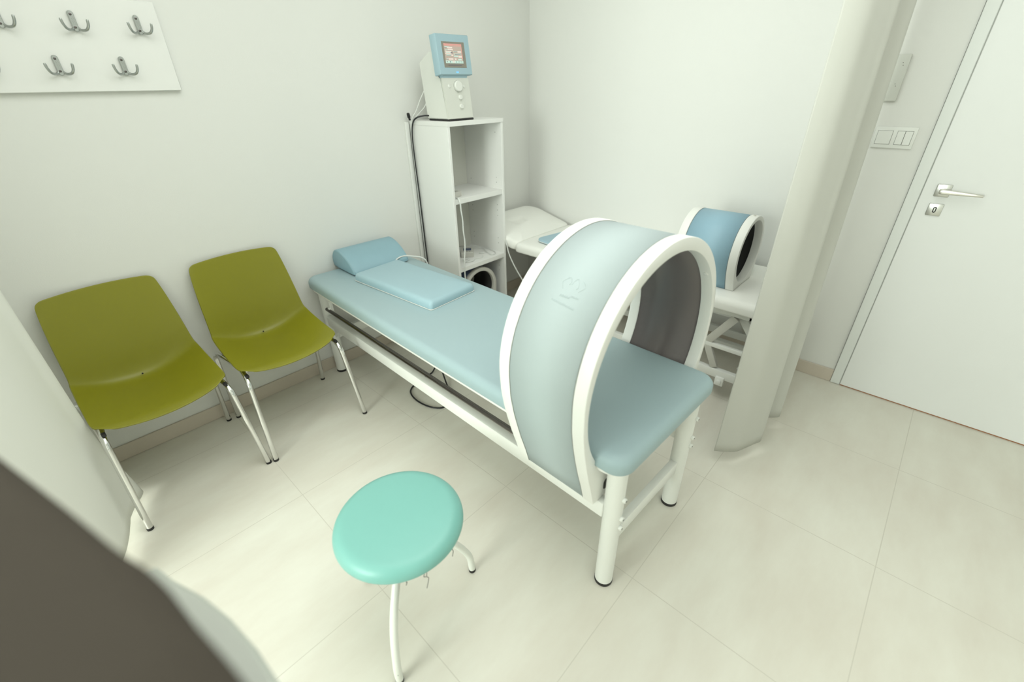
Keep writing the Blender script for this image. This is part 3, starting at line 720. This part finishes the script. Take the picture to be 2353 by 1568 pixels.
bm = BM(); box2(bm, (CX0 + .06, .848, .296), (CX1 - .05, .872, .322), .003); obj('cross_bar', bm, M['white'], co, world=True)
bm = BM(); box2(bm, (CX0 + .15, 1.46, .30), (CX0 + .18, 1.99, .385), .003); obj('lift_bar', bm, M['white'], co, world=True)
for x, y in ((CX1 - .040, 1.862), (CX0 + .06, 1.862), (CX1 - .040, .60), (CX0 + .06, .60)):
    bm = BM(); box2(bm, (x - .012, y - .022, .092), (x + .012, y + .022, .140), .003); f_ = obj('foot_bracket', bm, M['white'], co, world=True)
    bm = BM(); cyl(bm, (x + .015, y, .116), .013, .012, 'x', 16, .003); obj('knob', bm, M['white'], f_, loc=co.location, world=True)
    xi = x + (-.10 if x > .3 else .10)
    bm = BM(); cyl(bm, (xi, y + .08, .064), .010, .122, 'z', 12); cyl(bm, (xi, y + .08, .006), .022, .012, 'z', 16); obj('foot', bm, M['ring_grey'], f_, loc=co.location, world=True)
    bm = BM(); box2(bm, (min(x, xi), y + .07, .128), (max(x, xi), y + .09, .165)); obj('foot_arm', bm, M['white'], f_, loc=co.location, world=True)
# flat blue pad on the couch
t = thing('flat_pad', 'flat light blue pad lying on the white couch behind the big arch', 'therapy pad', (.405, .795, CT + .0035), -.17)
bm = BM(); cushion(bm, .34, .50, .018, .05, .007, .004, .001, 0, 7); obj('cover', bm, M['flat_blue'], t, angle=60)
bm = BM(); cushion(bm, .344, .504, .003, .052, .0012, .001, 0, .004, 7); obj('piping', bm, M['ring'], t)

# ------------------------------------------------------------------ curtains
def curtain(name, label, path, z0, m, flare=None, n=8, zn=26, hem=.03):
    P = smooth_pts([(x, y, 0) for x, y in path], n)
    bm = BM(); cols = []
    zs = [z0 + (RZ - z0) * (k / zn) ** 1.25 for k in range(zn + 1)]
    for i, p in enumerate(P):
        col = []
        for z in zs:
            q = Vector((p.x, p.y, z))
            if flare: q = flare(q, i, len(P))
            col.append(bm.verts.new(q))
        cols.append(col)
    for a, b in zip(cols, cols[1:]):
        for k in range(zn): bm.faces.new((a[k], b[k], b[k + 1], a[k + 1]))
    c = Vector((sum(p.x for p in P) / len(P), sum(p.y for p in P) / len(P), z0))
    o = obj(name, bm, m, loc=c, world=True, angle=120)
    s = o.modifiers.new('t', 'SOLIDIFY'); s.thickness = .0022; s.offset = 0
    return tag(o, label, 'curtain')
def flare_r(q, i, n):
    q.y -= (q.y - 2.06) * .30 * (q.z - .08) / 1.72
    return q
curtain('curtain', 'off-white curtain bunched in tall folds in front of the back wall left of the door',
        [(1.074, 2.033), (1.050, 2.070), (1.015, 2.106), (.965, 2.128), (.915, 2.148), (.872, 2.164), (.842, 2.148), (.815, 2.08), (.785, 2.02), (.740, 2.05), (.695, 2.110), (.638, 2.172), (.604, 2.160), (.575, 2.10), (.545, 2.05), (.50, 2.06), (.455, 2.10), (.41, 2.06), (.36, 2.02), (.30, 2.05), (.26, 2.03)], .065, M['curtain'], flare_r)
def flare_l(q, i, n):
    d = math.hypot(q.x - 2.909, q.y - .365)
    if d < .11 and q.z < .42:
        f = (1 - d / .11)
        q.x -= .034 * ((.42 - q.z) / .36) ** 1.3 * f; q.y -= .02 * ((.42 - q.z) / .36) * f
    return q
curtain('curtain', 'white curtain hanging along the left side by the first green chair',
        [(3.045, .012), (3.01, .06), (3.035, .12), (2.985, .20), (2.955, .27), (2.909, .365), (2.930, .43), (2.944, .50), (2.960, .57), (2.982, .64), (3.010, .70), (3.040, .75), (3.08, .79), (3.13, .81), (3.18, .85), (3.25, .86)], .03, M['curtain_l'], flare_l)  # first stretch back to the wall is unseen, added to block window light

# ------------------------------------------------------------------ stool
SX, SY = 2.369, 1.583
st = thing('stool', 'round stool with mint green padded seat and three curved white legs', 'stool', (SX, SY, 0))
bm = BM(); R_ = .180; prof = []
SZ = .462
for k in range(7): a = PI / 2 * k / 6; prof.append((R_ - .014 + .014 * math.sin(a) if k else 0.0, SZ - .050 + .014 * (1 - math.cos(a))))
prof[0] = (R_ - .014, SZ - .050)
for k in range(1, 9): a = PI / 2 * k / 8; prof.append((R_ - .036 * (1 - math.cos(a)), SZ - .036 + .034 * math.sin(a)))
prof += [(R_ * .6, SZ + .001), (R_ * .3, SZ + .003), (R_ * .08, SZ + .0035)]
loft(bm, [[(r * math.cos(2 * PI * k / 72), r * math.sin(2 * PI * k / 72), z) for k in range(72)] for r, z in prof])
obj('seat', bm, M['teal'], st, angle=70)
bm = BM(); cyl(bm, (0, 0, SZ - .056), R_ - .02, .012, 'z', 48); obj('seat_base', bm, M['black'], st)
bm = BM(); cyl(bm, (0, 0, SZ - .10), .024, .08, 'z', 24); obj('hub', bm, M['stoolw'], st)
for az in (math.atan2(.130, .159), math.atan2(.036, -.210), math.radians(-75)):
    d = Vector((math.cos(az), math.sin(az), 0))
    prof = [(.010, .352), (.045, .335), (.09, .300), (.130, .262), (.158, .222), (.182, .166), (.199, .095), (.207, .055), (.208, .012)]
    if abs(az - math.atan2(.036, -.210)) < 1e-6: prof = [(.010, .352), (.045, .335), (.085, .300), (.118, .258), (.145, .217), (.168, .176), (.190, .130), (.208, .078), (.213, .012)]
    bm = BM(); tube(bm, smooth_pts([d * r + Vector((0, 0, z)) for r, z in prof], 6), .0115, 16); l = obj('leg', bm, M['stoolw'], st)
    e = prof[-1][0]
    bm = BM(); tube(bm, [d * e, d * e + Vector((0, 0, .012))], .0120, 16); obj('foot_cap', bm, M['black'], l)
    for k in range(3):
        c = d * (e + .006) + Vector((random.uniform(-.004, .004), random.uniform(-.004, .004), .05 + .012 * k)); bm = BM()
    bm = BM(); sd = Vector((-d.y, d.x, 0))
    c = d * (e + .0085) + sd * .004 + Vector((0, 0, .052)); box(bm, c, (.003, .0025, .007), .0008, rot=Matrix.Rotation(.5, 3, 'Z')); obj('paint_chip', bm, M['chip'], l)
def thread(px, py, dz, sw):
    bm = BM(); z = SZ - .05
    tube(bm, smooth_pts([(px, py, z), (px + sw * .3, py + sw * .1, z - dz * .3), (px - sw * .2, py, z - dz * .55), (px + sw, py + sw * .4, z - dz)], 6), .0009, 6); obj('loose_thread', bm, M['chip'], st)
thread(.035, .168, .055, .010); thread(.043, .165, .025, -.006); thread(-.055, .163, .032, .005); thread(.085, .150, .012, .004)

# ------------------------------------------------------------------ high-backed chair very close to the camera, only the edge of its headrest in view
ac = thing('armchair', 'dark grey-brown upholstered chair headrest, blurred in the near left corner', 'armchair', (3.08, 2.08, 0))
edge = smooth_pts([(2.872, 1.82, 0), (2.855, 1.87, 0), (2.837, 1.936, 0), (2.808, 2.039, 0), (2.790, 2.106, 0), (2.778, 2.144, 0), (2.773, 2.178, 0), (2.768, 2.206, 0), (2.764, 2.231, 0), (2.762, 2.255, 0)], 6)
outline = [(p.x, p.y) for p in edge] + [(2.775, 2.268), (2.80, 2.272), (2.90, 2.262), (2.93, 2.20), (2.955, 2.02), (2.955, 1.84), (2.93, 1.80), (2.89, 1.80)]
oc = Vector((sum(p[0] for p in outline) / len(outline), sum(p[1] for p in outline) / len(outline)))
bm = BM(); loops = []
for f, z in ((.90, 1.02), (.985, 1.03), (1.0, 1.05), (1.0, 1.225), (.985, 1.243), (.93, 1.252), (.6, 1.256), (.2, 1.257)):
    loops.append([(oc.x + (x - oc.x) * f, oc.y + (y - oc.y) * f, z) for x, y in outline])
loft(bm, loops); obj('headrest', bm, M['dark'], ac, world=True, angle=60)
bm = BM()
for y in (1.96, 2.12): tube(bm, [(2.90, y, .90), (2.90, y, 1.03)], .008, 12)
obj('headrest_post', bm, M['chrome'], ac, world=True)
bm = BM(); cushion(bm, .09, .40, .42, .03, .025, .02); shift(bm, (2.91, 2.05, .49)); obj('backrest', bm, M['dark'], ac, world=True)
bm = BM(); cushion(bm, .44, .46, .09, .05, .03, .02, .006); shift(bm, (3.12, 2.06, .40)); obj('seat', bm, M['dark'], ac, world=True)
arm = [(2.808, 1.852), (2.799, 1.886), (2.78, 1.937), (2.768, 1.985), (2.76, 2.038), (2.757, 2.085), (2.757, 2.13), (2.80, 2.14), (2.86, 2.0), (2.89, 1.86), (2.85, 1.84)]
bm = BM(); loft(bm, [[(2.82 + (x - 2.82) * f, 1.98 + (y - 1.98) * f, z) for x, y in arm] for f, z in ((.9, .962), (1, .970), (1, .992), (.9, 1.0))]); obj('armrest', bm, M['arm'], ac, world=True)
bm = BM(); tube(bm, [(2.85, 1.93, .44), (2.845, 1.95, .966)], .014, 12); obj('armrest_post', bm, M['chrome'], ac, world=True)
for x, y in ((2.94, 1.88), (2.94, 2.24), (3.30, 1.88), (3.30, 2.24)):
    bm = BM(); tube(bm, [(x, y, 0), (x, y, .41)], [.012, .016], 12); obj('leg', bm, M['chrome'], ac, world=True)

# ------------------------------------------------------------------ light
def area(name, loc, size, sy, power, col, rot):
    l = bpy.data.lights.new(name, 'AREA'); l.shape = 'RECTANGLE'; l.size = size; l.size_y = sy; l.energy = power; l.color = col
    o = bpy.data.objects.new(name, l); COL.objects.link(o); o.location = loc; o.rotation_euler = rot; return o
LC = (.962, 1.0, .965)
area('window_daylight', (RX + .35, (WY0 + WY1) / 2, (WZ0 + WZ1) / 2 + .05), 2.0, 1.4, 180, LC, (0, math.radians(90), 0))
bpy.data.lights['window_daylight'].size = 1.6; bpy.data.lights['window_daylight'].size_y = 1.8
area('ceiling_fill_light', (1.8, 1.7, RZ - .05), 2.0, 2.0, 36, LC, (0, 0, 0))  # unseen fill light added under the ceiling to lift the ambient
w = bpy.data.worlds.new('sky'); SC.world = w; w.use_nodes = True
w.node_tree.nodes['Background'].inputs[0].default_value = (.86, 1.0, .90, 1); w.node_tree.nodes['Background'].inputs[1].default_value = 1.0

# ------------------------------------------------------------------ camera
cam = bpy.data.cameras.new('camera'); co_ = bpy.data.objects.new('camera', cam); COL.objects.link(co_)
rt = Vector((-0.68220886, 0.73096239, -0.0168834)); up = Vector((-0.37399082, -0.32901844, 0.86710884)); fw = Vector((-0.628269, -0.59786357, -0.49783252))
mw = Matrix((rt, up, -fw)).transposed().to_4x4(); mw.translation = Vector((2.74972846, 2.39779606, 1.49)); co_.matrix_world = mw
cam.sensor_width = 36; cam.lens = 1020.872 / 2353 * 36; cam.clip_start = .02
cam.dof.use_dof = True; cam.dof.focus_distance = 1.9; cam.dof.aperture_fstop = 1.6
SC.camera = co_
vs = SC.view_settings; vs.view_transform = 'Standard'; vs.look = 'None'; vs.exposure = -0.24; vs.gamma = 1.0; vs.use_curve_mapping = False
for o in SC.objects:
    if '_org' in o.keys(): del o['_org']
